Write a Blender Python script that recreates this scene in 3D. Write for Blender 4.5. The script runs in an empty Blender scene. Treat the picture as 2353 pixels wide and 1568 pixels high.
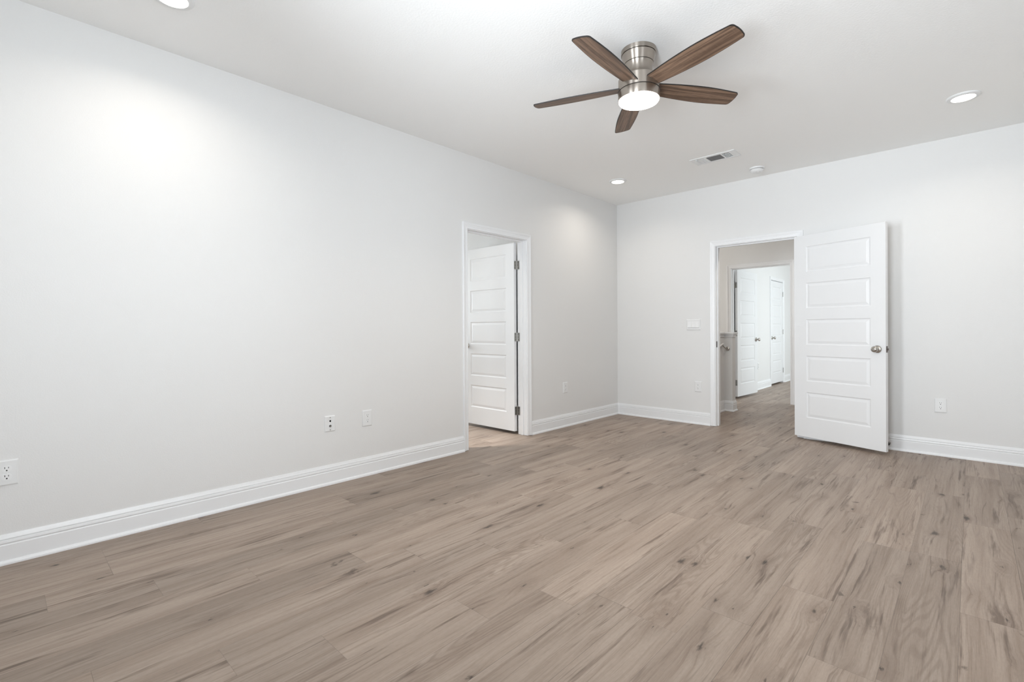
import bpy, math, random
from math import pi, sin, cos, radians
from mathutils import Vector, Matrix

S = bpy.context.scene
COL = S.collection

# ------------------------------------------------------------------ camera
W_PX, H_PX = 2353, 1568
CAM = (3.38792, -5.61798, 1.11612)
YAW, PITCH, ROLL, F_PX, SY = 0.75590, -0.002941, -0.005427, 1118.735, -23.27
fw = Vector((-sin(YAW)*cos(PITCH), cos(YAW)*cos(PITCH), sin(PITCH)))
rt = Vector((cos(YAW), sin(YAW), 0))
up = rt.cross(fw)
r2 = rt*cos(ROLL) + up*sin(ROLL)
u2 = up*cos(ROLL) - rt*sin(ROLL)
cam = bpy.data.objects.new('camera', bpy.data.cameras.new('camera'))
COL.objects.link(cam)
cam.matrix_world = Matrix(((r2.x, u2.x, -fw.x, CAM[0]), (r2.y, u2.y, -fw.y, CAM[1]),
                           (r2.z, u2.z, -fw.z, CAM[2]), (0, 0, 0, 1)))
cam.data.sensor_width = 36
cam.data.sensor_fit = 'HORIZONTAL'
cam.data.lens = F_PX*36/W_PX
cam.data.shift_y = SY/W_PX
cam.data.clip_start = 0.02
S.camera = cam

# ------------------------------------------------------------------ world, exposure, daylight
S.view_settings.view_transform = 'Standard'
S.view_settings.look = 'None'
S.view_settings.exposure = 0.05
S.view_settings.gamma = 1.0
S.view_settings.use_curve_mapping = False
S.cycles.use_denoising = True
S.cycles.max_bounces = 8
S.cycles.diffuse_bounces = 6
S.cycles.glossy_bounces = 4
S.cycles.sample_clamp_indirect = 8
S.cycles.caustics_reflective = False
S.cycles.caustics_refractive = False
S.cycles.use_adaptive_sampling = True
S.cycles.adaptive_threshold = 0.03
S.cycles.adaptive_min_samples = 24
world = bpy.data.worlds.new('sky')
S.world = world
world.use_nodes = True
world.node_tree.nodes['Background'].inputs[0].default_value = (0.80, 0.90, 1.0, 1)
world.node_tree.nodes['Background'].inputs[1].default_value = 1.0

DAY = (0.87, 0.937, 0.995)
COOL = (0.86, 0.95, 1.0)
WARM = (1.0, 0.91, 0.80)


def window_light(name, c, facing, w, h, watts, color, tilt=30, n=5, spread=180):
    """daylight thrown in by a window: n strips one above the other, turned up towards the ceiling like open blind slats"""
    for i in range(n):
        d = bpy.data.lights.new(name, 'AREA')
        d.shape = 'RECTANGLE'
        d.size, d.size_y = w, h/n*.92
        d.energy, d.color = watts/n, color
        d.spread = radians(spread)
        o = bpy.data.objects.new(name, d)
        v = Vector((cos(facing)*cos(radians(tilt)), sin(facing)*cos(radians(tilt)), sin(radians(tilt))))
        o.rotation_euler = (-v).to_track_quat('Z', 'Y').to_euler()
        o.location = (c[0], c[1], c[2]+h*((i+.5)/n-.5))
        COL.objects.link(o)


# daylight entering each window opening (frames are built with the walls)
window_light('daylight_right', (3.965, -4.90, 1.45), pi, 1.54, 1.40, 19.5, DAY, 5, 5, 90)
window_light('daylight_near', (1.32, -6.01, 1.45), pi/2-.22, 0.60, 1.40, 18.5, DAY, 2, 5, 84)
window_light('added_fill_back', (2.85, -6.01, 1.45), pi/2, 0.74, 1.40, 40, DAY, 13, 5, 106)  # added fill from behind the camera for the right of the back wall
window_light('daylight_stairs', (-1.415, 1.25, 1.75), 0, 1.24, 1.14, 26, (1.0, 0.97, 0.92), 0, 2)
window_light('daylight_bath', (-2.635, -2.75, 1.5), 0, 1.14, 1.14, 29, COOL, -15, 2)
window_light('daylight_far', (3.965, 4.4, 1.45), pi, 1.94, 1.44, 112, (0.88, 0.965, 1.0), -22, 2)

# ------------------------------------------------------------------ mesh helpers


class MB:
    def __init__(s):
        s.v, s.f, s.m = [], [], []

    def add(s, vs, fs, m=0):
        b = len(s.v)
        s.v += [tuple(p) for p in vs]
        s.f += [tuple(b+i for i in f) for f in fs]
        s.m += [m]*len(fs)
        return s

    def box(s, x0, x1, y0, y1, z0, z1, m=0):
        vs = [(x, y, z) for z in (z0, z1) for y in (y0, y1) for x in (x0, x1)]
        return s.add(vs, [(0, 2, 3, 1), (4, 5, 7, 6), (0, 1, 5, 4), (2, 6, 7, 3), (0, 4, 6, 2), (1, 3, 7, 5)], m)

    def lathe(s, prof, c=(0, 0, 0), axis='Z', n=48, m=0, cap=True):
        """prof: list of (radius, height along the axis)"""
        vs, fs = [], []
        for r, h in prof:
            for k in range(n):
                a = 2*pi*k/n
                p = (r*cos(a), r*sin(a), h)
                if axis == 'Y':      # height runs along -Y
                    p = (r*cos(a), -h, r*sin(a))
                elif axis == 'X':
                    p = (h, r*cos(a), r*sin(a))
                vs.append((p[0]+c[0], p[1]+c[1], p[2]+c[2]))
        for i in range(len(prof)-1):
            for k in range(n):
                k2 = (k+1) % n
                fs.append((i*n+k, i*n+k2, (i+1)*n+k2, (i+1)*n+k))
        if cap:
            fs.append(tuple(reversed(range(n))))
            fs.append(tuple((len(prof)-1)*n+k for k in range(n)))
        return s.add(vs, fs, m)

    def tube(s, pts, r, n=12, m=0):
        pts = [Vector(p) for p in pts]
        vs, fs = [], []
        for i, p in enumerate(pts):
            t = (pts[min(i+1, len(pts)-1)] - pts[max(i-1, 0)]).normalized()
            a = t.orthogonal().normalized() if i == 0 else (a - t*a.dot(t)).normalized()
            b = t.cross(a)
            rr = r[i] if isinstance(r, (list, tuple)) else r
            for k in range(n):
                g = 2*pi*k/n
                vs.append(p + a*(rr*cos(g)) + b*(rr*sin(g)))
        for i in range(len(pts)-1):
            for k in range(n):
                k2 = (k+1) % n
                fs.append((i*n+k, i*n+k2, (i+1)*n+k2, (i+1)*n+k))
        fs.append(tuple(reversed(range(n))))
        fs.append(tuple((len(pts)-1)*n+k for k in range(n)))
        return s.add(vs, fs, m)

    def prism(s, poly, y0, y1, m=0):
        """outline in XZ, extruded from y0 to y1"""
        n = len(poly)
        vs = [(p[0], y0, p[1]) for p in poly] + [(p[0], y1, p[1]) for p in poly]
        fs = [tuple(range(n)), tuple(reversed(range(n, 2*n)))]
        fs += [(i, i+n, (i+1) % n+n, (i+1) % n) for i in range(n)]
        return s.add(vs, fs, m)

    def sweep(s, path, prof, side=1, m=0):
        """moulding: profile (outward offset, z) swept along an XY polyline, mitred at the corners"""
        P = [Vector((p[0], p[1])) for p in path]
        N = []
        for i in range(len(P)-1):
            d = (P[i+1]-P[i]).normalized()
            N.append(Vector((d.y, -d.x))*side)
        off = []
        for i in range(len(P)):
            if i == 0:
                off.append(N[0])
            elif i == len(P)-1:
                off.append(N[-1])
            else:
                off.append((N[i-1]+N[i])/(1+N[i-1].dot(N[i])))
        k = len(prof)
        vs = [(P[i].x+off[i].x*d, P[i].y+off[i].y*d, z) for i in range(len(P)) for d, z in prof]
        fs = []
        for i in range(len(P)-1):
            for j in range(k):
                j2 = (j+1) % k
                fs.append((i*k+j, i*k+j2, (i+1)*k+j2, (i+1)*k+j))
        fs.append(tuple(range(k)))
        fs.append(tuple((len(P)-1)*k+j for j in reversed(range(k))))
        return s.add(vs, fs, m)

    def build(s, name, mats, parent=None, smooth=False, bevel=0, seg=2, loc=None):
        me = bpy.data.meshes.new(name)
        me.from_pydata(s.v, [], s.f)
        me.validate()
        for mm in (mats if isinstance(mats, (list, tuple)) else [mats]):
            me.materials.append(mm)
        if len(s.m) == len(me.polygons):
            me.polygons.foreach_set('material_index', s.m)
        import bmesh
        bm = bmesh.new()
        bm.from_mesh(me)
        bmesh.ops.recalc_face_normals(bm, faces=bm.faces)
        bm.to_mesh(me)
        bm.free()
        if smooth:
            me.polygons.foreach_set('use_smooth', [True]*len(me.polygons))
            me.set_sharp_from_angle(angle=radians(smooth if smooth is not True else 35))
        o = bpy.data.objects.new(name, me)
        COL.objects.link(o)
        if parent:
            o.parent = parent
        if loc:
            o.location = loc
        if bevel:
            b = o.modifiers.new('bevel', 'BEVEL')
            b.width, b.segments, b.limit_method = bevel, seg, 'ANGLE'
        return o


def tag(o, label, cat, group=None, kind=None):
    o['label'], o['category'] = label, cat
    if group:
        o['group'] = group
    if kind:
        o['kind'] = kind
    return o


def struct(o, label, cat):
    return tag(o, label, cat, kind='structure')


def thing(name, label, cat, loc, rz=0, group=None):
    o = bpy.data.objects.new(name, None)
    o.empty_display_size = 0.05
    COL.objects.link(o)
    o.location = loc
    o.rotation_euler = (0, 0, rz)
    return tag(o, label, cat, group)


def dup(root, loc, rz, label, group=None):
    r = root.copy()
    COL.objects.link(r)
    r.location, r.rotation_euler = loc, (0, 0, rz)
    r['label'] = label
    if group:
        r['group'] = group
    for ch in list(root.children):
        c = ch.copy()
        COL.objects.link(c)
        c.parent = r
        for g in ch.children:
            d = g.copy()
            COL.objects.link(d)
            d.parent = c
    return r


# ------------------------------------------------------------------ materials


class NT:
    def __init__(s, name):
        s.mat = bpy.data.materials.new(name)
        s.mat.use_nodes = True
        s.t = s.mat.node_tree
        s.bsdf = s.t.nodes['Principled BSDF']

    def n(s, typ, ins=None, **props):
        nd = s.t.nodes.new(typ)
        for k, v in props.items():
            setattr(nd, k, v)
        for k, v in (ins or {}).items():
            s.put(nd.inputs[k], v)
        return nd

    def put(s, sock, v):
        if isinstance(v, bpy.types.NodeSocket):
            s.t.links.new(v, sock)
        else:
            sock.default_value = v

    def math(s, op, a, b=0.0, clamp=False):
        nd = s.n('ShaderNodeMath', {0: a, 1: b}, operation=op)
        nd.use_clamp = clamp
        return nd.outputs[0]

    def ss(s, x, a, b, lo=0.0, hi=1.0):
        nd = s.n('ShaderNodeMapRange', {0: x, 1: a, 2: b, 3: lo, 4: hi}, interpolation_type='SMOOTHSTEP')
        return nd.outputs[0]

    def mix(s, f, a, b, blend='MIX'):
        nd = s.n('ShaderNodeMix', data_type='RGBA', blend_type=blend)
        s.put(nd.inputs[0], f)
        s.put(nd.inputs[6], a)
        s.put(nd.inputs[7], b)
        return nd.outputs[2]

    def noise(s, vec, scale, detail=2.0, rough=0.5, dist=0.0, dims='3D'):
        nd = s.n('ShaderNodeTexNoise', {'Vector': vec, 'Scale': scale, 'Detail': detail, 'Roughness': rough,
                                        'Distortion': dist}, noise_dimensions=dims)
        return nd.outputs['Fac']

    def vmul(s, vec, k):
        return s.n('ShaderNodeVectorMath', {0: vec, 1: k}, operation='MULTIPLY').outputs[0]

    def set(s, color=None, rough=None, metal=None, spec=None, normal=None):
        b = s.bsdf.inputs
        if color is not None:
            s.put(b['Base Color'], color if isinstance(color, bpy.types.NodeSocket) else (*color, 1))
        if rough is not None:
            s.put(b['Roughness'], rough)
        if metal is not None:
            s.put(b['Metallic'], metal)
        if spec is not None:
            s.put(b['Specular IOR Level'], spec)
        if normal is not None:
            s.put(b['Normal'], normal)
        return s.mat

    def bump(s, h, strength, dist):
        return s.n('ShaderNodeBump', {'Height': h, 'Strength': strength, 'Distance': dist}).outputs[0]


def paint_wall(name, col, scale, strength, dist, rough=0.6):
    t = NT(name)
    p = t.n('ShaderNodeNewGeometry').outputs['Position']
    a = t.noise(p, scale, 2.5, 0.55)
    b = t.noise(p, scale*2.7, 1.0, 0.5)
    h = t.math('ADD', t.ss(a, 0.38, 0.66), t.math('MULTIPLY', b, 0.35))
    return t.set(col, rough, 0, 0.25, t.bump(h, strength, dist))


def plain(name, col, rough=0.4, metal=0.0, spec=0.5):
    t = NT(name)
    p = t.n('ShaderNodeTexCoord').outputs['Object']
    n = t.noise(p, 30, 2)
    r = t.n('ShaderNodeMapRange', {0: n, 3: max(0, rough-0.04), 4: rough+0.04}).outputs[0]
    return t.set(col, r, metal, spec)


def glow(name, col, strength):
    t = NT(name)
    t.set(col, 0.4)
    t.bsdf.inputs['Emission Color'].default_value = (*col, 1)
    t.bsdf.inputs['Emission Strength'].default_value = strength
    return t.mat


def brushed(name, col, rough):
    t = NT(name)
    p = t.vmul(t.n('ShaderNodeTexCoord').outputs['Object'], (2, 2, 300))
    n = t.noise(p, 1.0, 2)
    r = t.n('ShaderNodeMapRange', {0: n, 3: rough-0.03, 4: rough+0.04}).outputs[0]
    t.set(col, r, 1.0)
    t.bsdf.inputs['Anisotropic'].default_value = 0.92
    t.bsdf.inputs['Anisotropic Rotation'].default_value = 0.25
    tg = t.n('ShaderNodeTangent', direction_type='RADIAL', axis='Z')
    t.put(t.bsdf.inputs['Tangent'], tg.outputs[0])
    return t.mat


def floor_planks():
    t = NT('vinyl_oak_planks')
    uv = t.n('ShaderNodeUVMap', uv_map='grain').outputs[0]
    lc = t.n('ShaderNodeUVMap', uv_map='local').outputs[0]
    tone = t.n('ShaderNodeAttribute', attribute_name='tone').outputs['Fac']
    pick = t.n('ShaderNodeAttribute', attribute_name='pick').outputs['Fac']

    def at(v, x, y):
        return t.vmul(v, (x, y, 1))

    def add(v, w):
        return t.n('ShaderNodeVectorMath', {0: v, 1: w}, operation='ADD').outputs[0]

    def lateral(x):
        return t.n('ShaderNodeCombineXYZ', {0: 0.0, 1: x}).outputs[0]
    # knots: one rough point per cell, only some cells have one
    w = t.n('ShaderNodeTexNoise', {'Vector': at(uv, 14, 46), 'Scale': 1.0, 'Detail': 3.0, 'Roughness': 0.65}).outputs['Color']
    wv = t.n('ShaderNodeVectorMath', {0: w, 1: (0.5, 0.5, 0.5)}, operation='SUBTRACT').outputs[0]
    kv = add(at(uv, 2.1, 5.3), t.vmul(wv, (0.16, 0.30, 0)))
    vor = t.n('ShaderNodeTexVoronoi', {'Vector': kv, 'Scale': 1.0}, voronoi_dimensions='2D')
    kd = vor.outputs['Distance']
    gate = t.n('ShaderNodeSeparateColor', {0: vor.outputs['Color']})
    has = t.ss(gate.outputs[0], 0.38, 0.40)
    size = t.n('ShaderNodeMapRange', {0: t.math('POWER', gate.outputs[1], 2.2), 3: 0.022, 4: 0.120}).outputs[0]
    kn = t.math('DIVIDE', kd, size)
    knot = t.math('MULTIPLY', t.ss(kn, 0.15, 1.0, 1.0, 0.0), has)
    halo = t.math('MULTIPLY', t.ss(kd, 0.02, 0.30, 1.0, 0.0), has)
    # the grain wanders sideways and bends round the knots
    sway = t.math('SUBTRACT', t.noise(at(uv, 1.3, 3.2), 1.0, 2.0), 0.5)
    sway = t.math('ADD', t.math('MULTIPLY', sway, 0.040), t.math('MULTIPLY', halo, 0.016))
    g = add(uv, lateral(sway))
    # cathedral figure
    f = t.math('ADD', t.noise(at(g, 0.70, 8.5), 1.0, 1.0, 0.35), t.math('MULTIPLY', halo, 0.08))
    ring = t.ss(t.math('SINE', t.math('MULTIPLY', f, 170.0)), -0.4, 1.0)
    rmask = t.ss(t.noise(at(uv, 0.9, 4.0), 1.0, 1.0), 0.50, 0.66)
    # bands, streaks, fibres
    band = t.noise(at(g, 0.75, 12.0), 1.0, 2.0, 0.5)
    streak = t.noise(at(g, 1.2, 52.0), 1.0, 4.0, 0.66)
    fine = t.noise(at(g, 5.0, 170.0), 1.0, 3.0, 0.65)
    fibre = t.noise(at(uv, 30, 520), 1.0, 2.0, 0.6)
    mott = t.noise(at(uv, 55, 95), 1.0, 2.0, 0.5)
    # dark veins along the grain: thin contour lines that come and go
    vn = t.noise(at(g, 0.55, 10.0), 1.0, 2.0, 0.45)
    vein = t.ss(t.math('ABSOLUTE', t.math('SUBTRACT', vn, 0.5)), 0.0, 0.016, 1.0, 0.0)
    vein = t.math('MULTIPLY', vein, t.ss(t.noise(at(uv, 1.5, 5.0), 1.0, 2.0), 0.46, 0.66))
    # dark flames and smudges
    fl = t.noise(at(g, 1.5, 17.0), 1.0, 4.0, 0.62)
    fl = t.math('ADD', fl, t.math('MULTIPLY', t.math('SUBTRACT', streak, 0.5), 0.35))
    flame = t.ss(fl, 0.555, 0.715)
    sm = t.noise(at(uv, 5.5, 11.0), 1.0, 5.0, 0.7, 0.3)
    smudge = t.math('MULTIPLY', t.ss(sm, 0.615, 0.70), t.ss(t.noise(at(uv, 1.1, 2.4), 1.0, 1.0), 0.53, 0.63))
    light = (0.480, 0.405, 0.346, 1)
    mid = (0.365, 0.294, 0.242, 1)
    deep = (0.150, 0.108, 0.082, 1)
    c = t.mix(t.math('MULTIPLY', t.ss(band, 0.36, 0.68), 0.80), light, mid)
    c = t.mix(t.math('MULTIPLY', t.ss(streak, 0.46, 0.72), 0.50), c, (0.270, 0.207, 0.163, 1))
    c = t.mix(t.math('MULTIPLY', t.math('MULTIPLY', ring, rmask), 0.34), c, (0.225, 0.168, 0.130, 1))
    c = t.mix(t.math('MULTIPLY', vein, 0.58), c, deep)
    c = t.mix(t.math('MULTIPLY', flame, 0.82), c, deep)
    c = t.mix(t.math('MULTIPLY', smudge, 0.80), c, (0.090, 0.064, 0.048, 1))
    c = t.mix(t.math('MULTIPLY', t.ss(fine, 0.50, 0.74), 0.34), c, (0.190, 0.142, 0.110, 1))
    c = t.mix(t.math('MULTIPLY', t.ss(fine, 0.28, 0.44, 1.0, 0.0), 0.30), c, (0.56, 0.49, 0.43, 1))
    c = t.mix(t.math('MULTIPLY', halo, 0.34), c, (0.205, 0.148, 0.112, 1))
    c = t.mix(t.math('MULTIPLY', knot, 0.85), c, (0.045, 0.031, 0.024, 1))
    c = t.mix(0.30, c, t.mix(fibre, (0.22, 0.22, 0.22, 1), (0.80, 0.80, 0.80, 1)), 'OVERLAY')
    c = t.mix(0.14, c, t.mix(mott, (0.25, 0.25, 0.25, 1), (0.78, 0.78, 0.78, 1)), 'OVERLAY')
    tn = t.n('ShaderNodeMapRange', {0: tone, 3: 0.60, 4: 0.77}).outputs[0]
    c = t.mix(1.0, c, t.n('ShaderNodeCombineColor', {0: t.math('MULTIPLY', tn, 1.06), 1: tn, 2: t.math('MULTIPLY', tn, 0.955)}).outputs[0], 'MULTIPLY')
    # seams: hairlines, darker where a joint stands a little open
    sp = t.n('ShaderNodeSeparateXYZ', {0: lc})
    a, b = sp.outputs[0], sp.outputs[1]
    d = t.math('MINIMUM', t.math('MINIMUM', a, t.math('SUBTRACT', PL, a)),
               t.math('MINIMUM', b, t.math('SUBTRACT', PW, b)))
    seam = t.ss(d, 0.0003, 0.0013, 1.0, 0.0)
    c = t.mix(t.math('MULTIPLY', seam, t.n('ShaderNodeMapRange', {0: pick, 3: 0.18, 4: 0.75}).outputs[0]), c, (0.060, 0.046, 0.037, 1))
    h = t.math('SUBTRACT', t.math('MULTIPLY', fibre, 0.3), t.math('ADD', seam, t.math('MULTIPLY', fine, 0.3)))
    rg = t.n('ShaderNodeMapRange', {0: streak, 3: 0.40, 4: 0.56}).outputs[0]
    return t.set(c, rg, 0, 0.5, t.bump(h, 0.30, 0.0010))


def blade_wood():
    t = NT('walnut_blade')
    p = t.n('ShaderNodeTexCoord').outputs['Object']
    rnd = t.n('ShaderNodeObjectInfo').outputs['Random']
    off = t.n('ShaderNodeCombineXYZ', {0: t.math('MULTIPLY', rnd, 7.0), 1: t.math('MULTIPLY', rnd, 3.0)}).outputs[0]
    p = t.n('ShaderNodeVectorMath', {0: p, 1: off}, operation='ADD').outputs[0]
    s1 = t.noise(t.vmul(p, (2.2, 55, 5)), 1.0, 4, 0.6, 0.2)
    s2 = t.noise(t.vmul(p, (14, 210, 5)), 1.0, 3, 0.65)
    s3 = t.noise(t.vmul(p, (1.6, 9, 2)), 1.0, 2)
    sw = t.noise(t.vmul(p, (160, 12, 2)), 1.0, 2)
    c = t.mix(t.ss(s1, 0.34, 0.66), (0.250, 0.160, 0.108, 1), (0.092, 0.055, 0.036, 1))
    c = t.mix(t.math('MULTIPLY', t.ss(s2, 0.45, 0.7), 0.45), c, (0.060, 0.036, 0.024, 1))
    c = t.mix(t.math('MULTIPLY', t.ss(s3, 0.50, 0.72), 0.45), c, (0.070, 0.040, 0.026, 1))
    c = t.mix(t.math('MULTIPLY', t.ss(sw, 0.55, 0.75), 0.14), c, (0.30, 0.20, 0.14, 1))
    return t.set(c, 0.45, 0, 0.35, t.bump(s2, 0.15, 0.001))


WALL = (0.75, 0.748, 0.742)
M_WALL = paint_wall('wall_paint', WALL, 150, 0.13, 0.0018)
M_CEIL = paint_wall('ceiling_texture', (0.90, 0.90, 0.89), 85, 0.11, 0.0020, 0.75)
M_TRIM = plain('white_trim_gloss', (0.82, 0.828, 0.838), 0.32, 0, 0.45)
M_DOOR = plain('white_door_paint', (0.785, 0.792, 0.80), 0.38, 0, 0.4)
M_PLATE = plain('white_plastic', (0.77, 0.775, 0.775), 0.3)
M_SOCK = plain('white_socket_plastic', (0.83, 0.835, 0.835), 0.25)
M_SLOT = plain('slot_black', (0.01, 0.01, 0.01), 0.6)
M_NICKEL = plain('satin_nickel', (0.50, 0.475, 0.44), 0.26, 1.0)
M_STEEL = plain('hinge_steel', (0.36, 0.35, 0.33), 0.34, 1.0)
M_LATCH = plain('dark_bronze_latch', (0.13, 0.11, 0.10), 0.4, 1.0)
M_BRUSH = brushed('brushed_nickel', (0.43, 0.385, 0.34), 0.30)
M_BLACK = plain('blade_edge_black', (0.012, 0.010, 0.009), 0.5)
M_GROOVE = plain('dark_groove', (0.03, 0.026, 0.022), 0.5, 0.6)
M_BLADE = blade_wood()
M_LENS = glow('lamp_lens', (1.0, 0.95, 0.86), 9.0)
M_FANGLASS = glow('fan_light_glass', (1.0, 0.92, 0.80), 14.0)
M_VENTGREY = plain('vent_grey', (0.20, 0.20, 0.20), 0.6)
M_VENTDARK = plain('vent_dark', (0.022, 0.022, 0.022), 0.7)
M_RUBBER = plain('black_rubber', (0.012, 0.012, 0.012), 0.5)
M_GAP = plain('socket_rim_white', (0.80, 0.80, 0.80), 0.4)  # even off-white of the thin rim around each socket
M_PANE = plain('window_pane', (0.75, 0.82, 0.88), 0.05)

# ------------------------------------------------------------------ the shell
H = 2.74
PW, PL = 0.1885, 1.213
X0, X1, Y0, Y1 = -2.72, 4.06, -6.10, 7.12
HEAD = 2.046            # jamb head


def build_floor():
    rnd = random.Random(4)
    known = {}
    for xr, ye in ((.6, -5.482), (.8, -5.139), (1.0, -4.812), (1.37, -4.197), (1.56, -5.088), (1.75, -4.807),
                   (1.94, -1.895), (2.13, -4.028), (2.5, -3.915), (2.88, -3.282), (3.07, -1.30), (3.45, -3.04)):
        known[math.floor((xr-1.281)/PW)] = ye
    vs, fs, ug, ul, tone = [], [], [], [], []
    k0 = math.floor((X0-1.281)/PW)
    k1 = math.ceil((X1-1.281)/PW)
    for k in range(k0, k1):
        xa = 1.281+k*PW
        ye = known.get(k, rnd.uniform(0, PL))
        y = ye - math.ceil((ye-Y0)/PL)*PL
        while y < Y1:
            a, b = max(xa, X0), min(xa+PW, X1)
            c, d = max(y, Y0), min(y+PL, Y1)
            if b > a and d > c:
                n = len(vs)
                pts = [(a, c), (b, c), (b, d), (a, d)]
                vs += [(p[0], p[1], 0) for p in pts]
                fs.append((n, n+1, n+2, n+3))
                ou, ov = rnd.uniform(0, 90), rnd.uniform(0, 90)
                fl = rnd.choice((-1, 1))
                for p in pts:
                    ug.append((fl*(p[1]-y)+ou, fl*(p[0]-xa)+ov))
                    ul.append((p[1]-y, p[0]-xa))
                tone.append(rnd.random())
            y += PL
    # underside and edges of the slab
    n = len(vs)
    vs += [(X0, Y0, -.12), (X1, Y0, -.12), (X1, Y1, -.12), (X0, Y1, -.12), (X0, Y0, 0), (X1, Y0, 0), (X1, Y1, 0), (X0, Y1, 0)]
    for f in ((0, 3, 2, 1), (0, 1, 5, 4), (1, 2, 6, 5), (2, 3, 7, 6), (3, 0, 4, 7)):
        fs.append(tuple(n+i for i in f))
        ug += [(.3, .1)]*4
        ul += [(.3, .1)]*4
        tone.append(.5)
    me = bpy.data.meshes.new('floor')
    me.from_pydata(vs, [], fs)
    g = me.uv_layers.new(name='grain')
    l = me.uv_layers.new(name='local')
    for i in range(len(ug)):
        g.data[i].uv = ug[i]
        l.data[i].uv = ul[i]
    at = me.attributes.new('tone', 'FLOAT', 'FACE')
    at.data.foreach_set('value', tone)
    pk = me.attributes.new('pick', 'FLOAT', 'FACE')
    pk.data.foreach_set('value', [rnd.random()**1.5 for _ in tone])
    me.materials.append(floor_planks())
    o = bpy.data.objects.new('floor', me)
    COL.objects.link(o)
    return struct(o, 'grey-brown oak plank floor running through the doorways', 'floor')


build_floor()
struct(MB().box(X0, X1, Y0, Y1, H, H+.12).build('ceiling', M_CEIL), 'white textured flat ceiling', 'ceiling')


def wall(name, label, axis, a0, a1, t0, t1, holes=(), z1=H):
    """wall along `axis` ('x' or 'y') from a0 to a1, thickness t0..t1; holes: (b0, b1, zlo, zhi)"""
    m = MB()

    def seg(p, q, zl, zh):
        if q-p < 1e-4 or zh-zl < 1e-4:
            return
        if axis == 'x':
            m.box(p, q, t0, t1, zl, zh)
        else:
            m.box(t0, t1, p, q, zl, zh)
    cur = a0
    for b0, b1, zl, zh in sorted(holes):
        seg(cur, b0, 0, z1)
        seg(b0, b1, 0, zl)
        seg(b0, b1, zh, z1)
        cur = b1
    seg(cur, a1, 0, z1)
    return struct(m.build(name, M_WALL), label, 'wall')


JL = (-2.620, -1.803)       # bathroom doorway, jamb faces (y)
JB = (1.279, 2.094)         # hall doorway, jamb faces (x)
JF = (0.655, 1.477)         # doorway across the hall (x)
JC = (4.635, 5.455)         # closet doorway in the far room (y)
JT = .02


def hole(j):
    return (j[0]-JT, j[1]+JT, 0, HEAD+JT)


wall('wall_left', 'long pale grey wall with the bathroom doorway', 'y', Y0, 0, -.12, 0, [hole(JL)])
wall('wall_back', 'back wall with the hall doorway and open white door', 'x', X0, X1, 0, .12, [hole(JB)])
wall('wall_right', 'right side wall of the room with a window, outside the picture', 'y', -5.98, 0, 3.94, 4.06, [(-5.7, -4.0, .7, 2.2)])
wall('wall_near', 'wall behind the camera with a window, outside the picture', 'x', 0, X1, -6.10, -5.98, [(.82, 1.82, .7, 2.2), (2.40, 3.30, .7, 2.2)])
wall('wall_bathroom_back', 'white wall behind the open bathroom door', 'x', -2.60, -.12, -1.66, -1.54)
wall('wall_bathroom_left', 'far side wall of the bathroom with its window, hidden', 'y', -4.40, 0, -2.72, -2.60, [(-3.35, -2.15, .9, 2.1)])
wall('wall_bathroom_near', 'near wall of the bathroom, hidden', 'x', -2.60, -.12, -4.40, -4.28)
wall('wall_hall', 'shaded hall wall seen through the back doorway above the second doorway', 'x', -1.38, X1, 2.30, 2.42, [hole(JF)])
wall('wall_hall_left', 'end wall beyond the stair half wall, hidden', 'y', .12, Y1, -1.50, -1.38, [(.60, 1.90, 1.15, 2.35)])
wall('wall_hall_right', 'right end wall of hall and far room with a window, hidden', 'y', .12, Y1, 3.94, 4.06, [(3.4, 5.4, .7, 2.2)])
wall('wall_far_left', 'bright wall of the far room with the closed closet door', 'y', 2.42, 7.0, .46, .58, [hole(JC)])
wall('wall_far_back', 'end wall of the far room', 'x', -1.38, 3.94, 7.0, 7.12)

# stair half wall: an L with a moulded cap
hw = MB()
hw.box(.83, .95, .12, 1.27, 0, 1.03).box(.95, 1.06, 1.15, 1.27, 0, 1.03)
struct(hw.build('wall_stair', M_WALL), 'low grey half wall at the stairs seen through the back doorway', 'half wall')
cap = MB()
for o, z0, z1 in ((.027, 1.040, 1.062), (.019, 1.024, 1.040), (.011, 1.000, 1.024)):
    cap.box(.83-o, .95+o, .12, 1.27+o, z0, z1)
    cap.box(.95, 1.06+o, 1.15-o, 1.27+o, z0, z1)
struct(cap.build('trim_5', M_TRIM, bevel=.003), 'white moulded cap along the top of the stair half wall', 'wall cap')


# windows (outside the picture, they bring the daylight in)
def window(name, label, axis, b0, b1, z0, z1, t0, t1, pane_t):
    m = MB()

    def bx(mm, p, q, zl, zh, ta=t0, tb=t1):
        if axis == 'x':
            mm.box(p, q, ta, tb, zl, zh)
        else:
            mm.box(ta, tb, p, q, zl, zh)
    bx(m, b0, b0+.03, z0, z1)
    bx(m, b1-.03, b1, z0, z1)
    bx(m, b0+.03, b1-.03, z0, z0+.03)
    bx(m, b0+.03, b1-.03, z1-.03, z1)
    o = struct(m.build(name, M_TRIM), label, 'window')
    p = MB()
    bx(p, b0+.03, b1-.03, z0+.03, z1-.03, pane_t, pane_t+.004)
    p.build('pane', M_PANE, o)
    return o


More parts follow.
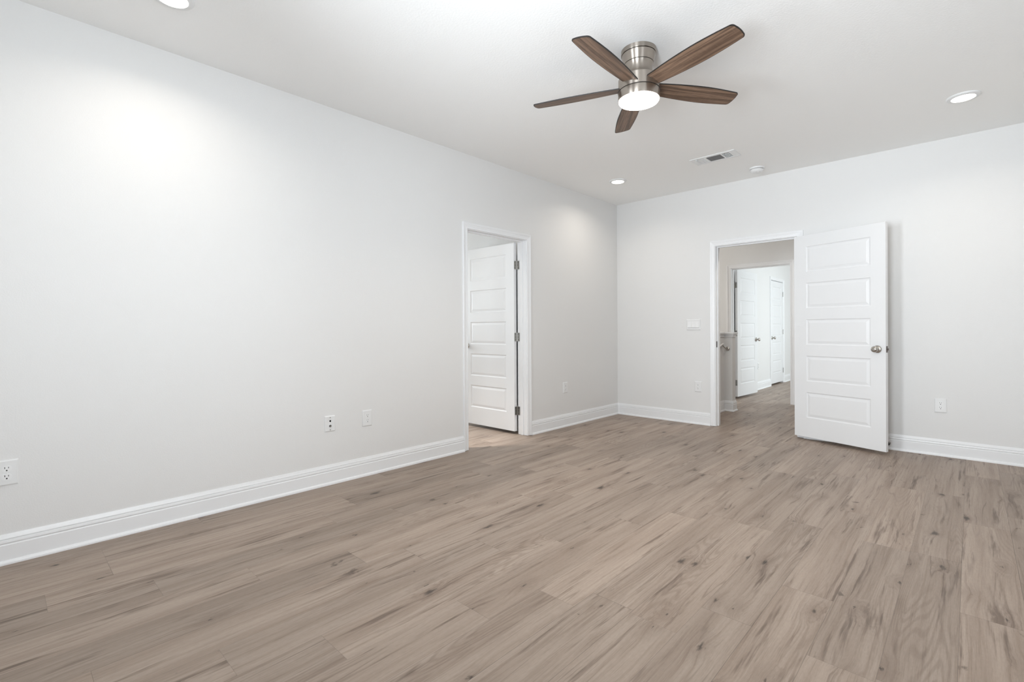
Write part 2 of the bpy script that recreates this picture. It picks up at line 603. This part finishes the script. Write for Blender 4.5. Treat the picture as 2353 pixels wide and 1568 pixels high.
window('window_1', 'white framed window in the right side wall', 'y', -5.7, -4.0, .7, 2.2, 3.94, 4.06, 4.03)
window('window_2', 'white framed window in the wall behind the camera', 'x', .82, 1.82, .7, 2.2, -6.10, -5.98, -6.07)
window('window_6_added', 'added white framed window behind the camera, an unseen source for the back wall', 'x', 2.40, 3.30, .7, 2.2, -6.10, -5.98, -6.07)  # added opening that carries the extra back wall fill
window('window_3', 'white framed bathroom window', 'y', -3.35, -2.15, .9, 2.1, -2.72, -2.60, -2.69)
window('window_4', 'white framed far room window', 'y', 3.4, 5.4, .7, 2.2, 3.94, 4.06, 4.03)

window('window_5', 'white framed window above the stairs', 'y', .60, 1.90, 1.15, 2.35, -1.50, -1.38, -1.47)

# ------------------------------------------------------------------ baseboards
BASE = [(0, 0), (0, .142), (.004, .142), (.0075, .130), (.0105, .1225), (.0105, .1195), (.0075, .1175), (.0120, .1150),
        (.0135, .104), (.0120, .0990), (.0095, .0965), (.0130, .0930), (.0140, .0910), (.0140, .0200),
        (.0190, .0185), (.0225, .0145), (.0245, .008), (.0250, .0)]
CW = .057               # casing width
RV = .005               # reveal


def baseboard(name, label, path, side):
    return struct(MB().sweep(path, BASE, side).build(name, M_TRIM), label, 'baseboard')


baseboard('baseboard_left', 'white baseboard along the long left wall up to the bathroom doorway', [(0, -5.98), (0, JL[0]-RV-CW)], 1)
baseboard('baseboard_left.001', 'short white baseboard between bathroom doorway and room corner', [(0, JL[1]+RV+CW), (0, -.002)], 1)
baseboard('baseboard_back', 'white baseboard on the back wall between corner and hall doorway', [(.002, 0), (JB[0]-RV-CW, 0)], 1)
baseboard('baseboard_back.001', 'white baseboard on the back wall behind and right of the open door', [(JB[1]+RV+CW, 0), (3.94, 0)], 1)
baseboard('baseboard_right', 'white baseboard along the right side wall, outside the picture', [(3.94, -.026), (3.94, -5.98)], 1)
baseboard('baseboard_near', 'white baseboard under the windows behind the camera', [(3.914, -5.98), (.026, -5.98)], 1)
baseboard('baseboard_hall', 'white baseboard wrapping the foot of the stair half wall', [(.95, .14), (.95, 1.15), (1.06, 1.15), (1.06, 1.27), (.98, 1.27)], 1)
baseboard('baseboard_far', 'white baseboard in the far room left of the closet door', [(.58, 2.43), (.58, JC[0]-RV-CW)], 1)
baseboard('baseboard_far.001', 'white baseboard in the far room right of the closet door', [(.58, JC[1]+RV+CW), (.58, 6.99)], 1)
baseboard('baseboard_hall.001', 'white baseboard in the hall right of the second doorway', [(JF[1]+RV+CW, 2.30), (3.9, 2.30)], 1)
baseboard('baseboard_bathroom', 'white baseboard behind the open bathroom door', [(-2.6, -1.66), (-.14, -1.66)], 1)

# ------------------------------------------------------------------ casings and jambs
CAS = [(0, 0), (0, .0085), (.0025, .0110), (.0120, .0115), (.0135, .0095), (.0165, .0098), (.0270, .0125), (.0285, .0110),
       (.0310, .0115), (.0400, .0155), (.0500, .0180), (.0545, .0175), (.0570, .0150), (.0570, 0)]


def doorway(name, label, axis, j, t_face, t_back, stop_from, both=True):
    """white casing on the near face (and the back face), jamb lining and stop.  axis = direction of the wall"""
    m = MB()
    d = 1 if t_back > t_face else -1

    def pt(a, t, z):
        return (a, t, z) if axis == 'x' else (t, a, z)

    def casing(tf, out):
        a, b, top = j[0]-RV, j[1]+RV, HEAD+RV
        k = len(CAS)
        vs = []
        for w, th in CAS:
            t = tf+out*th
            vs += [pt(a-w, t, .003), pt(a-w, t, top+w), pt(b+w, t, top+w), pt(b+w, t, .003)]
        fs = []
        for i in range(k):
            i2 = (i+1) % k
            for q in range(3):
                fs.append((i*4+q, i2*4+q, i2*4+q+1, i*4+q+1))
        fs.append(tuple(i*4 for i in range(k)))
        fs.append(tuple(i*4+3 for i in reversed(range(k))))
        m.add(vs, fs)
    casing(t_face, -d)
    if both:
        casing(t_back, d)

    def bx(p, q, ta, tb, zl, zh):
        ta, tb = sorted((ta, tb))
        if axis == 'x':
            m.box(p, q, ta, tb, zl, zh)
        else:
            m.box(ta, tb, p, q, zl, zh)
    bx(j[0]-JT, j[0], t_face, t_back, .002, HEAD+JT)
    bx(j[1], j[1]+JT, t_face, t_back, .002, HEAD+JT)
    bx(j[0], j[1], t_face, t_back, HEAD, HEAD+JT)
    s0, s1 = stop_from
    bx(j[0], j[0]+.011, s0, s1, .002, HEAD)
    bx(j[1]-.011, j[1], s0, s1, .002, HEAD)
    bx(j[0]+.011, j[1]-.011, s0, s1, HEAD-.011, HEAD)
    return struct(m.build(name, M_TRIM), label, 'door frame')


doorway('trim_1', 'white casing and jamb around the bathroom doorway in the left wall', 'y', JL, 0, -.12, (-.082, -.045))
t2 = doorway('trim_2', 'white casing and jamb around the hall doorway in the back wall', 'x', JB, 0, .12, (.040, .077))
doorway('trim_3', 'white casing and jamb of the second doorway across the hall', 'x', JF, 2.30, 2.42, (2.345, 2.382))
doorway('trim_4', 'white casing around the closet door in the far room', 'y', JC, .58, .46, (.50, .542), False)
MB().box(JB[0]-.0005, JB[0]+.0016, .006, .034, .90, .968).build('strike_plate', M_LATCH, t2)

# ------------------------------------------------------------------ doors


def slab_mesh(w, z0, z1, y0, y1):
    """five raised panels on both faces, local x = 0..w, thickness y0..y1"""
    m = MB()
    st, top, bot, rail = .118, .112, .195, .110
    n = 5
    ph = ((z1-z0)-top-bot-rail*(n-1))/n
    xs0, xs1 = .003+st, w-st
    zs = []
    z = z0+bot
    for i in range(n):
        zs.append((z, z+ph))
        z += ph+rail
    STEP = [(0, 0), (.003, .0045), (.010, .0072), (.014, .0070), (.036, .0018)]
    for y, out in ((y0, -1), (y1, 1)):
        def quad(xa, xb, za, zb, yy=y):
            m.add([(xa, yy, za), (xb, yy, za), (xb, yy, zb), (xa, yy, zb)], [(0, 1, 2, 3)])
        quad(.003, xs0, z0, z1)
        quad(xs1, w, z0, z1)
        edges = [z0]+[q for p in zs for q in p]+[z1]
        for i in range(0, len(edges), 2):
            quad(xs0, xs1, edges[i], edges[i+1])
        for za, zb in zs:
            prev = None
            for o, d in STEP:
                yy = y-out*d
                ring = [(xs0+o, yy, za+o), (xs1-o, yy, za+o), (xs1-o, yy, zb-o), (xs0+o, yy, zb-o)]
                if prev:
                    m.add(prev+ring, [(k, (k+1) % 4, (k+1) % 4+4, k+4) for k in range(4)])
                prev = ring
            m.add(prev, [(0, 1, 2, 3)])
    for a, b in (((.003, z0), (w, z0)), ((w, z0), (w, z1)), ((w, z1), (.003, z1)), ((.003, z1), (.003, z0))):
        m.add([(a[0], y0, a[1]), (b[0], y0, b[1]), (b[0], y1, b[1]), (a[0], y1, a[1])], [(0, 1, 2, 3)])
    return m


def weld(o):
    import bmesh
    bm = bmesh.new()
    bm.from_mesh(o.data)
    bmesh.ops.remove_doubles(bm, verts=bm.verts, dist=.0002)
    bmesh.ops.recalc_face_normals(bm, faces=bm.faces)
    bm.to_mesh(o.data)
    bm.free()


KNOB = [(.033, 0), (.0335, .004), (.031, .009), (.022, .012), (.0125, .014), (.0115, .026), (.014, .031), (.021, .036),
        (.0265, .044), (.0275, .052), (.0255, .060), (.020, .066), (.0125, .0690), (.0118, .0675), (.0100, .0675), (.0001, .0685)]


def make_door(name, label, pin, ang, w, z0, z1, y0, y1, knob_z=.925, knobs=(1, 1), hinges=True, jamb_leaf=(0, 1), rim=None):
    o = slab_mesh(w, z0, z1, y0, y1).build(name, M_DOOR)
    weld(o)
    o.location = (pin[0], pin[1], 0)
    o.rotation_euler = (0, 0, ang)
    struct(o, label, 'door')
    kx = w-.064
    if knobs[0]:
        k = MB().lathe(KNOB, (kx, y0, knob_z), 'Y', 40)
        k.build('door_knob', M_NICKEL, o, smooth=50)
    if knobs[1]:
        k = MB().lathe([(r, -h) for r, h in KNOB], (kx, y1, knob_z), 'Y', 40)
        k.build('door_knob', M_NICKEL, o, smooth=50)
    if knobs[0] or knobs[1]:
        lt = MB().box(w-.001, w+.0012, (y0+y1)/2-.0125, (y0+y1)/2+.0125, knob_z-.028, knob_z+.028)
        lt.box(w, w+.011, (y0+y1)/2-.006, (y0+y1)/2+.009, knob_z-.009, knob_z+.009)
        lt.build('latch', M_LATCH, o, bevel=.001)
    if hinges:
        for hz in (.25, 1.035, 1.80):
            h = MB()
            h.lathe([(.0062, hz-.046), (.0062, hz+.046)], (0, 0, 0), 'Z', 16)
            h.lathe([(.004, hz+.046), (.0068, hz+.047), (.0045, hz+.053), (.0005, hz+.054)], (0, 0, 0), 'Z', 16)
            yo = y0 if abs(y0) < abs(y1) else y1
            yi = y1 if abs(y0) < abs(y1) else y0
            ye = yo+(yi-yo)*.86
            h.box(.0012, .0032, min(0, ye), max(0, ye), hz-.0445, hz+.0445)
            for q in (-.03, 0, .03):
                yy = yo+(yi-yo)*(.55 if q else .35)
                h.lathe([(.0038, .0), (.0030, -.0008)], (.0012, yy, hz+q), 'X', 10, 1)
            # leaf let into the jamb
            if jamb_leaf:
                a = jamb_leaf[0]
                L = jamb_leaf[1]
                h2 = Matrix.Rotation(a, 3, 'Z')
                b = MB().box(0, L, -.0012, .0012, hz-.0445, hz+.0445)
                for q in (-.03, 0, .03):
                    b.lathe([(.0042, 0), (.0036, .0011)], (L*(.62 if q else .42), -.0010, hz+q), 'Y', 10, 1)
                h.add([tuple(h2 @ Vector(p)) for p in b.v], b.f)
                h.m[-len(b.m):] = b.m
            h.build('hinge', [M_STEEL, M_SLOT], o, smooth=40)
    return o


# bedroom door swung back against the wall
make_door('door_1', 'large open white five-panel door folded back beside the hall doorway', (2.094, -.012), radians(-18.8), .813, .030, 2.036,
          -.043, -.008, knob_z=.925, jamb_leaf=(radians(18.8+90), .034))
# bathroom door, open at a right angle into the bathroom
make_door('door_2', 'white five-panel bathroom door open behind the left wall doorway', (-.132, -1.806), pi, .813, .034, 2.036,
          .007, .042, knob_z=.93, jamb_leaf=(pi, .036))
# open door of the far room
make_door('door_3', 'white five-panel door standing open in the far room', (.659, 2.428), radians(86.3), .813, .030, 2.036,
          -.043, -.008, knob_z=.925, jamb_leaf=(radians(-86.3-90), .034))
# closet door, closed
make_door('door_4', 'closed white five-panel closet door on the far room wall', (.586, 5.455), radians(-90), .813, .032, 2.036,
          -.041, -.006, knob_z=.925, knobs=(0, 1), jamb_leaf=None)

# ------------------------------------------------------------------ wall plates


def rounded(w, h, r, n=6):
    pts = []
    for cx, cz, a0 in ((w/2-r, h/2-r, 0), (-w/2+r, h/2-r, 90), (-w/2+r, -h/2+r, 180), (w/2-r, -h/2+r, 270)):
        for k in range(n+1):
            a = radians(a0+90*k/n)
            pts.append((cx+r*cos(a), cz+r*sin(a)))
    return pts


def plate_mesh(w, h, name, parent):
    """cover plate whose front edge is bevelled, back on the wall at y=0, front towards -y"""
    m = MB()
    a = rounded(w, h, .003, 3)
    b = rounded(w-.002, h-.002, .003, 3)
    c = rounded(w-.012, h-.012, .003, 3)
    n = len(a)
    vs = [(p[0], 0, p[1]) for p in a]+[(p[0], -.0035, p[1]) for p in a]+[(p[0], -.0047, p[1]) for p in b]+[(p[0], -.0072, p[1]) for p in c]
    fs = [tuple(range(n))]
    for L in range(3):
        for i in range(n):
            fs.append((L*n+i, L*n+(i+1) % n, (L+1)*n+(i+1) % n, (L+1)*n+i))
    fs.append(tuple(3*n+i for i in range(n)))
    m.add(vs, fs)
    return m.build(name, M_PLATE, parent)


def socket_outline(w=.0345, h=.0285):
    pts = []
    R = w/2
    t = math.asin((h/2)/R)
    for k in range(9):
        a = -t+2*t*k/8
        pts.append((R*cos(a), R*sin(a)))
    for k in range(9):
        a = pi-t+2*t*k/8
        pts.append((R*cos(a), R*sin(a)))
    return pts


def make_outlet(label, loc, rz, group='duplex outlets on the walls'):
    t = thing('wall_outlet', label, 'outlet', loc, rz, group)
    plate_mesh(.081, .122, 'cover_plate', t)
    for dz in (.0195, -.0195):
        m = MB()
        ol = [(x, z+dz) for x, z in socket_outline()]
        ring = [(x*1.06, dz+(z-dz)*1.06) for x, z in ol]
        m.prism(ring, -.0060, -.0074, 1)
        m.prism(ol, -.0060, -.0090)
        m.box(-.0075, -.0052, -.0093, -.0070, dz+.0005, dz+.0095, 2)
        m.box(.0052, .0072, -.0093, -.0070, dz+.0015, dz+.0088, 2)
        g = [(x, z+dz-.0075) for x, z in rounded(.0056, .0062, .0026, 4)]
        m.prism(g, -.0070, -.0093, 2)
        m.build('socket', [M_SOCK, M_GAP, M_SLOT], t)
    MB().lathe([(.0032, .0066), (.0032, .0080), (.0022, .0086), (.0001, .0088)], (0, 0, 0), 'Y', 16).build('screw', M_SOCK, t, smooth=40)
    return t


o0 = make_outlet('white duplex outlet at the left edge of the picture', (0, -5.585, .438), pi/2)
dup(o0, (0, -3.658, .440), pi/2, 'white duplex outlet on the left wall beside the cable plate')
dup(o0, (0, -1.142, .446), pi/2, 'white duplex outlet between bathroom doorway and room corner')
dup(o0, (1.073, 0, .438), 0, 'white duplex outlet below the light switch')
dup(o0, (3.195, 0, .436), 0, 'white duplex outlet on the back wall right of the open door')
dup(o0, (.58, 3.86, .43), pi/2, 'tiny white outlet on the far room wall beside its open door')

c = thing('cable_plate', 'white cable jack plate left of the outlet on the left wall', 'wall plate', (0, -3.958, .440), pi/2)
plate_mesh(.079, .114, 'cover_plate', c)
for dz in (.0485, -.0485):
    MB().lathe([(.0034, .0068), (.0034, .0080), (.0001, .0086)], (0, 0, dz*.92), 'Y', 14).build('screw', M_STEEL, c, smooth=40)
m = MB().lathe([(.0072, .0070), (.0072, .0078)], (.0005, 0, .019), 'Y', 6)
m.lathe([(.0060, .0079), (.0001, .0079)], (.0005, 0, .019), 'Y', 20, 0)
m.build('data_jack', M_SLOT, c)
m = MB().lathe([(.0085, .0070), (.0085, .0100)], (.0005, 0, -.016), 'Y', 6, 1)
m.lathe([(.0052, .0100), (.0052, .0180), (.0030, .0180), (.0028, .0150)], (.0005, 0, -.016), 'Y', 24, 1)
m.lathe([(.0078, .0101), (.0078, .0104)], (.0005, 0, -.016), 'Y', 24, 0)
m.build('coax_connector', [M_SLOT, M_STEEL], c)

s = thing('light_switch', 'white triple rocker light switch left of the hall doorway', 'light switch', (1.020, 0, 1.161), 0)
plate_mesh(.166, .126, 'cover_plate', s)
for k, tilt in ((-1, 1), (0, 1), (1, 1)):
    m = MB()
    x = k*.0455
    h = .0335
    vs = [(x-.0222, -.0065, -h), (x+.0222, -.0065, -h), (x+.0222, -.0065, h), (x-.0222, -.0065, h),
          (x-.0222, -.0125, -h), (x+.0222, -.0125, -h), (x+.0222, -.0085, h), (x-.0222, -.0085, h),
          (x-.0222, -.0090, 0), (x+.0222, -.0090, 0)]
    m.add(vs, [(0, 1, 2, 3), (4, 8, 9, 5), (8, 7, 6, 9), (0, 4, 5, 1), (3, 2, 6, 7), (0, 3, 7, 8, 4), (1, 5, 9, 6, 2)])
    m.build('rocker', M_SOCK, s)
    MB().box(x-.0228, x+.0228, -.0076, -.0068, -h-.0026, -h+.0002).build('rocker_shadow', M_VENTGREY, s)  # shadow line below the rocker, put in as a grey strip

# ------------------------------------------------------------------ door stop, hand rail
d = thing('door_stop', 'small dark door stop on the baseboard behind the open door', 'door stop', (2.842, -.013, .060), 0)
MB().lathe([(.011, 0), (.011, .003), (.006, .006)], (0, 0, 0), 'Y', 20).build('base', M_STEEL, d, smooth=40)
MB().lathe([(.0045, .005), (.0045, .064)], (0, 0, 0), 'Y', 14).build('rod', M_STEEL, d, smooth=40)
MB().lathe([(.010, .060), (.0115, .063), (.0115, .075), (.009, .079), (.0001, .080)], (0, 0, 0), 'Y', 20).build('rubber_tip', M_RUBBER, d, smooth=40)

r = thing('hand_rail', 'pale hand rail end on a nickel bracket at the stair half wall', 'hand rail', (1.0, 1.15, .84), 0)
MB().tube([(-.030, -.52, -.06), (-.030, -.11, .064), (-.027, -.080, .070)], .0115, 16).build('rail', M_WALL, r, smooth=40)
b = MB().lathe([(.026, 0), (.0275, .004), (.022, .011), (.010, .014)], (0, 0, 0), 'Y', 24)
b.tube([(0, -.010, 0), (-.004, -.055, .004), (-.018, -.082, .026), (-.028, -.098, .047)], .0065, 10)
b.box(-.040, -.018, -.13, -.085, .045, .050)
b.build('bracket', M_NICKEL, r, smooth=40)

# ------------------------------------------------------------------ ceiling: downlights, vent, smoke alarm


def make_downlight(label, loc):
    t = thing('recessed_light', label, 'ceiling light', loc, 0, 'round recessed lights in the ceiling')
    MB().lathe([(.092, 0), (.092, -.004), (.088, -.0095), (.074, -.0135), (.066, -.0135), (.0645, -.0115)], n=64, cap=False
               ).build('trim_ring', M_PLATE, t, smooth=30)
    MB().lathe([(.0650, -.010), (.0645, -.0125), (.0001, -.0130)], n=48, cap=False).build('lens', M_LENS, t, smooth=30)
    return t


def lamp_light(name, parent, z, radius, watts, color, spread=150):
    d = bpy.data.lights.new(name, 'AREA')
    d.shape, d.size, d.energy, d.color = 'DISK', radius*2, watts, color
    o = bpy.data.objects.new(name, d)
    COL.objects.link(o)
    d.spread = radians(spread)
    o.parent = parent
    o.location = (0, 0, z)
    return o


dl = make_downlight('lit recessed light nearest the room corner, left of the vent', (.572, -.925, H))
LIGHTS = [dl]
for lb, p in (('lit recessed light at the right near the back wall', (3.352, -.935, H)),
              ('lit recessed light cut off by the top left picture edge', (.572, -5.02, H)),
              ('lit recessed light above the camera, outside the picture', (3.352, -5.02, H))):
    LIGHTS.append(dup(dl, p, 0, lb))
for o in LIGHTS:
    lamp_light('downlight_glow', o, -.016, .062, 3.9, WARM)

hall = dup(dl, (2.0, .42, H), 0, 'added unseen recessed light in the hall, brightens the stair half wall')  # added lamp, lifts the dark front of the stair half wall
lamp_light('added_hall_fill', hall, -.016, .062, 5.0, (1.0, 0.95, 0.90))

bath = dup(dl, (-.40, -3.00, H), 0, 'added unseen recessed light in the bathroom, brightens its floor')  # added lamp, narrow beam to brighten the floor inside the doorway
lamp_light('added_bath_fill', bath, -.016, .062, 13, (1.0, 0.96, 0.92), 60)

v = thing('ceiling_vent', 'white rectangular air vent with grey and black grilles on the ceiling', 'air vent', (1.622, -.919, H), 0)
fr = MB()
VX, VY = .2065, .102


def vframe(m, x0, x1, y0, y1, a0, a1, b0, b1, z0, z1):
    """flat ring between outer rect and inner rect with a sloped lip"""
    m.box(x0, x1, y0, b0, z0, z1).box(x0, x1, b1, y1, z0, z1).box(x0, a0, b0, b1, z0, z1).box(a1, x1, b0, b1, z0, z1)


IN = (-.160, .148, -.066, .066)
vframe(fr, -VX, VX, -VY, VY, *IN, -.007, 0)
fr.box(-.080, -.062, IN[2], IN[3], -.008, -.001).box(.070, .084, IN[2], IN[3], -.008, -.001)
fr.build('frame', M_PLATE, v, bevel=.003)
MB().box(-.062, .070, IN[2], IN[3], -.0012, -.0004).build('backing', M_VENTDARK, v)
MB().box(-.160, -.080, IN[2], IN[3], -.0012, -.0004).build('backing', M_VENTGREY, v)
MB().box(.084, .148, IN[2], IN[3], -.0012, -.0004).build('backing', M_VENTDARK, v)
g = MB()
for i in range(12):
    y = IN[2]+.006+i*.0110
    g.add([(-.062, y, -.0015), (.070, y, -.0015), (.070, y+.0075, -.0065), (-.062, y+.0075, -.0065)], [(0, 1, 2, 3)])
g.build('louver', plain('vent_louver_grey', (.17, .17, .17), .6), v)
g = MB()
for i in range(6):
    x = -.156+i*.0132
    g.box(x, x+.0095, IN[2], IN[3], -.0062, -.0015)
for y in (-.035, 0, .035):
    g.box(-.160, -.080, y-.002, y+.002, -.0070, -.0015)
g.build('louver', M_PLATE, v)
g = MB()
for i in range(6):
    x = .0860+i*.0108
    g.box(x, x+.0013, IN[2], IN[3], -.0062, -.0015)
for y in (-.035, 0, .035):
    g.box(.084, .148, y-.0011, y+.0011, -.0066, -.0015)
g.build('louver', M_PLATE, v)
MB().box(-.149, -.143, -.088, -.060, -.022, -.007).build('lever', M_PLATE, v)
for sx in (-.19, .19):
    MB().lathe([(.0035, -.0068), (.0030, -.0085), (.0001, -.0088)], (sx, 0, 0), n=12).build('screw', M_PLATE, v, smooth=40)

sm = thing('smoke_detector', 'round white smoke alarm on the ceiling near the back wall', 'smoke detector', (1.812, -.318, H), 0)
MB().lathe([(.070, 0), (.070, -.008), (.067, -.014), (.060, -.016)], n=48, cap=False).build('base', M_PLATE, sm, smooth=40)
sg = MB().lathe([(.0585, -.015), (.0585, -.021)], n=48, cap=False)
sg.build('sensor_slot', M_VENTGREY, sm)
MB().lathe([(.059, -.0185), (.0625, -.021), (.058, -.032), (.047, -.044), (.040, -.047), (.0001, -.0485)], n=48, cap=False).build('cover', M_PLATE, sm, smooth=40)
MB().lathe([(.008, -.047), (.0075, -.0502), (.0001, -.0508)], (.020, -.016, 0), n=20).build('test_button', M_PLATE, sm, smooth=40)

# ------------------------------------------------------------------ ceiling fan
fan = thing('ceiling_fan', 'brushed nickel ceiling fan with five dark wood blades and lit light', 'ceiling fan', (1.977, -3.030, H), 0)
MB().lathe([(.100, 0), (.100, -.0225), (.0985, -.0245)], n=64).build('canopy', M_BRUSH, fan, smooth=30)
MB().lathe([(.0925, -.0245), (.0925, -.028)], n=64).build('groove', M_GROOVE, fan, smooth=30)
MB().lathe([(.096, -.028), (.095, -.036), (.088, -.062), (.0845, -.078)], n=64).build('collar', M_BRUSH, fan, smooth=30)
MB().lathe([(.0810, -.078), (.0810, -.0815)], n=64).build('groove', M_GROOVE, fan, smooth=30)
MB().lathe([(.0840, -.0815), (.0800, -.090), (.0775, -.102), (.0775, -.115), (.0800, -.128), (.0850, -.140), (.0925, -.150),
            (.0980, -.155)], n=64).build('motor_housing', M_BRUSH, fan, smooth=30)
MB().lathe([(.0960, -.155), (.0960, -.1585)], n=64).build('groove', M_GROOVE, fan, smooth=30)
MB().lathe([(.1000, -.1585), (.1130, -.162), (.1165, -.168), (.1165, -.236)], n=64).build('rotor', M_BRUSH, fan, smooth=30)
MB().lathe([(.1180, -.236), (.1200, -.2375), (.1180, -.2395)], n=64).build('groove', M_GROOVE, fan, smooth=30)
MB().lathe([(.1170, -.2395), (.1185, -.243), (.1180, -.2840), (.1170, -.2885)], n=64).build('light_housing', M_BRUSH, fan, smooth=30)
MB().lathe([(.1150, -.2880), (.1150, -.2925), (.1120, -.2975), (.1040, -.3010), (.0600, -.3035), (.0001, -.3045)], n=64, cap=False
           ).build('light_glass', M_FANGLASS, fan, smooth=35)
lamp_light('fan_glow', fan, -.3065, .105, 10, WARM)

# blade outline: (r, half width towards +t, half width towards -t)
R0, R1 = .098, .640


def blade_mesh():
    out = []
    N = 26
    for i in range(N+1):
        u = i/N
        r = R0+(R1-.020-R0)*u
        w = .047+.0200*sin(min(1, u/.62)*pi/2)-(.0125*max(0, (u-.62)/.38)**1.6)
        out.append((r, w))
    wt = out[-1][1]
    tip = []
    for k in range(1, 7):
        a = radians(90*k/7)
        tip.append((R1-.020+.020*sin(a), wt-.020+.020*cos(a)))
    edge = out+tip
    # gently bowed end between the two rounded corners
    top = [(r, w) for r, w in edge]
    end = [(R1+.004*(1-(q/3)**2), (wt-.020)*q/3) for q in (2, 1, 0, -1, -2)]
    bot = [(r, -w) for r, w in reversed(edge)]
    poly = top+[(R1, wt-.020)]+end+[(R1, -(wt-.020))]+bot
    n = len(poly)
    th = .0028
    ins = []
    for (x, y) in poly:
        ins.append((x, y))
    m = MB()
    vs = [(x, y, th) for x, y in poly]+[(x, y, -th) for x, y in poly]
    # inner outline: the dark rim shows as a thin border from below
    cx = (R0+R1)/2
    rim = .0030
    inner = [(x-rim*(1 if x > R1-.02 else (-1 if x < R0+.002 else 0)), y-rim*(1 if y > .001 else (-1 if y < -.001 else 0))) for x, y in poly]
    vs += [(x, y, -th-.0003) for x, y in inner]
    m.add(vs, [tuple(range(n))], 0)
    m.add(vs, [tuple(reversed(range(2*n, 3*n)))], 0)
    m.add(vs, [(i, (i+1) % n, n+(i+1) % n, n+i) for i in range(n)], 1)
    m.add(vs, [(n+i, n+(i+1) % n, 2*n+(i+1) % n, 2*n+i) for i in range(n)], 1)
    return m


proto = None
for k in range(5):
    if proto is None:
        b = proto = blade_mesh().build('blade', [M_BLADE, M_BLACK], fan)
        weld(b)
    else:
        b = proto.copy()
        COL.objects.link(b)
        b.parent = fan
    a = radians(-87+72*k)
    b.rotation_euler = (Matrix.Rotation(a, 3, 'Z') @ Matrix.Rotation(radians(-12), 3, 'X')).to_euler()
    b.location = (0, 0, 2.530-H)
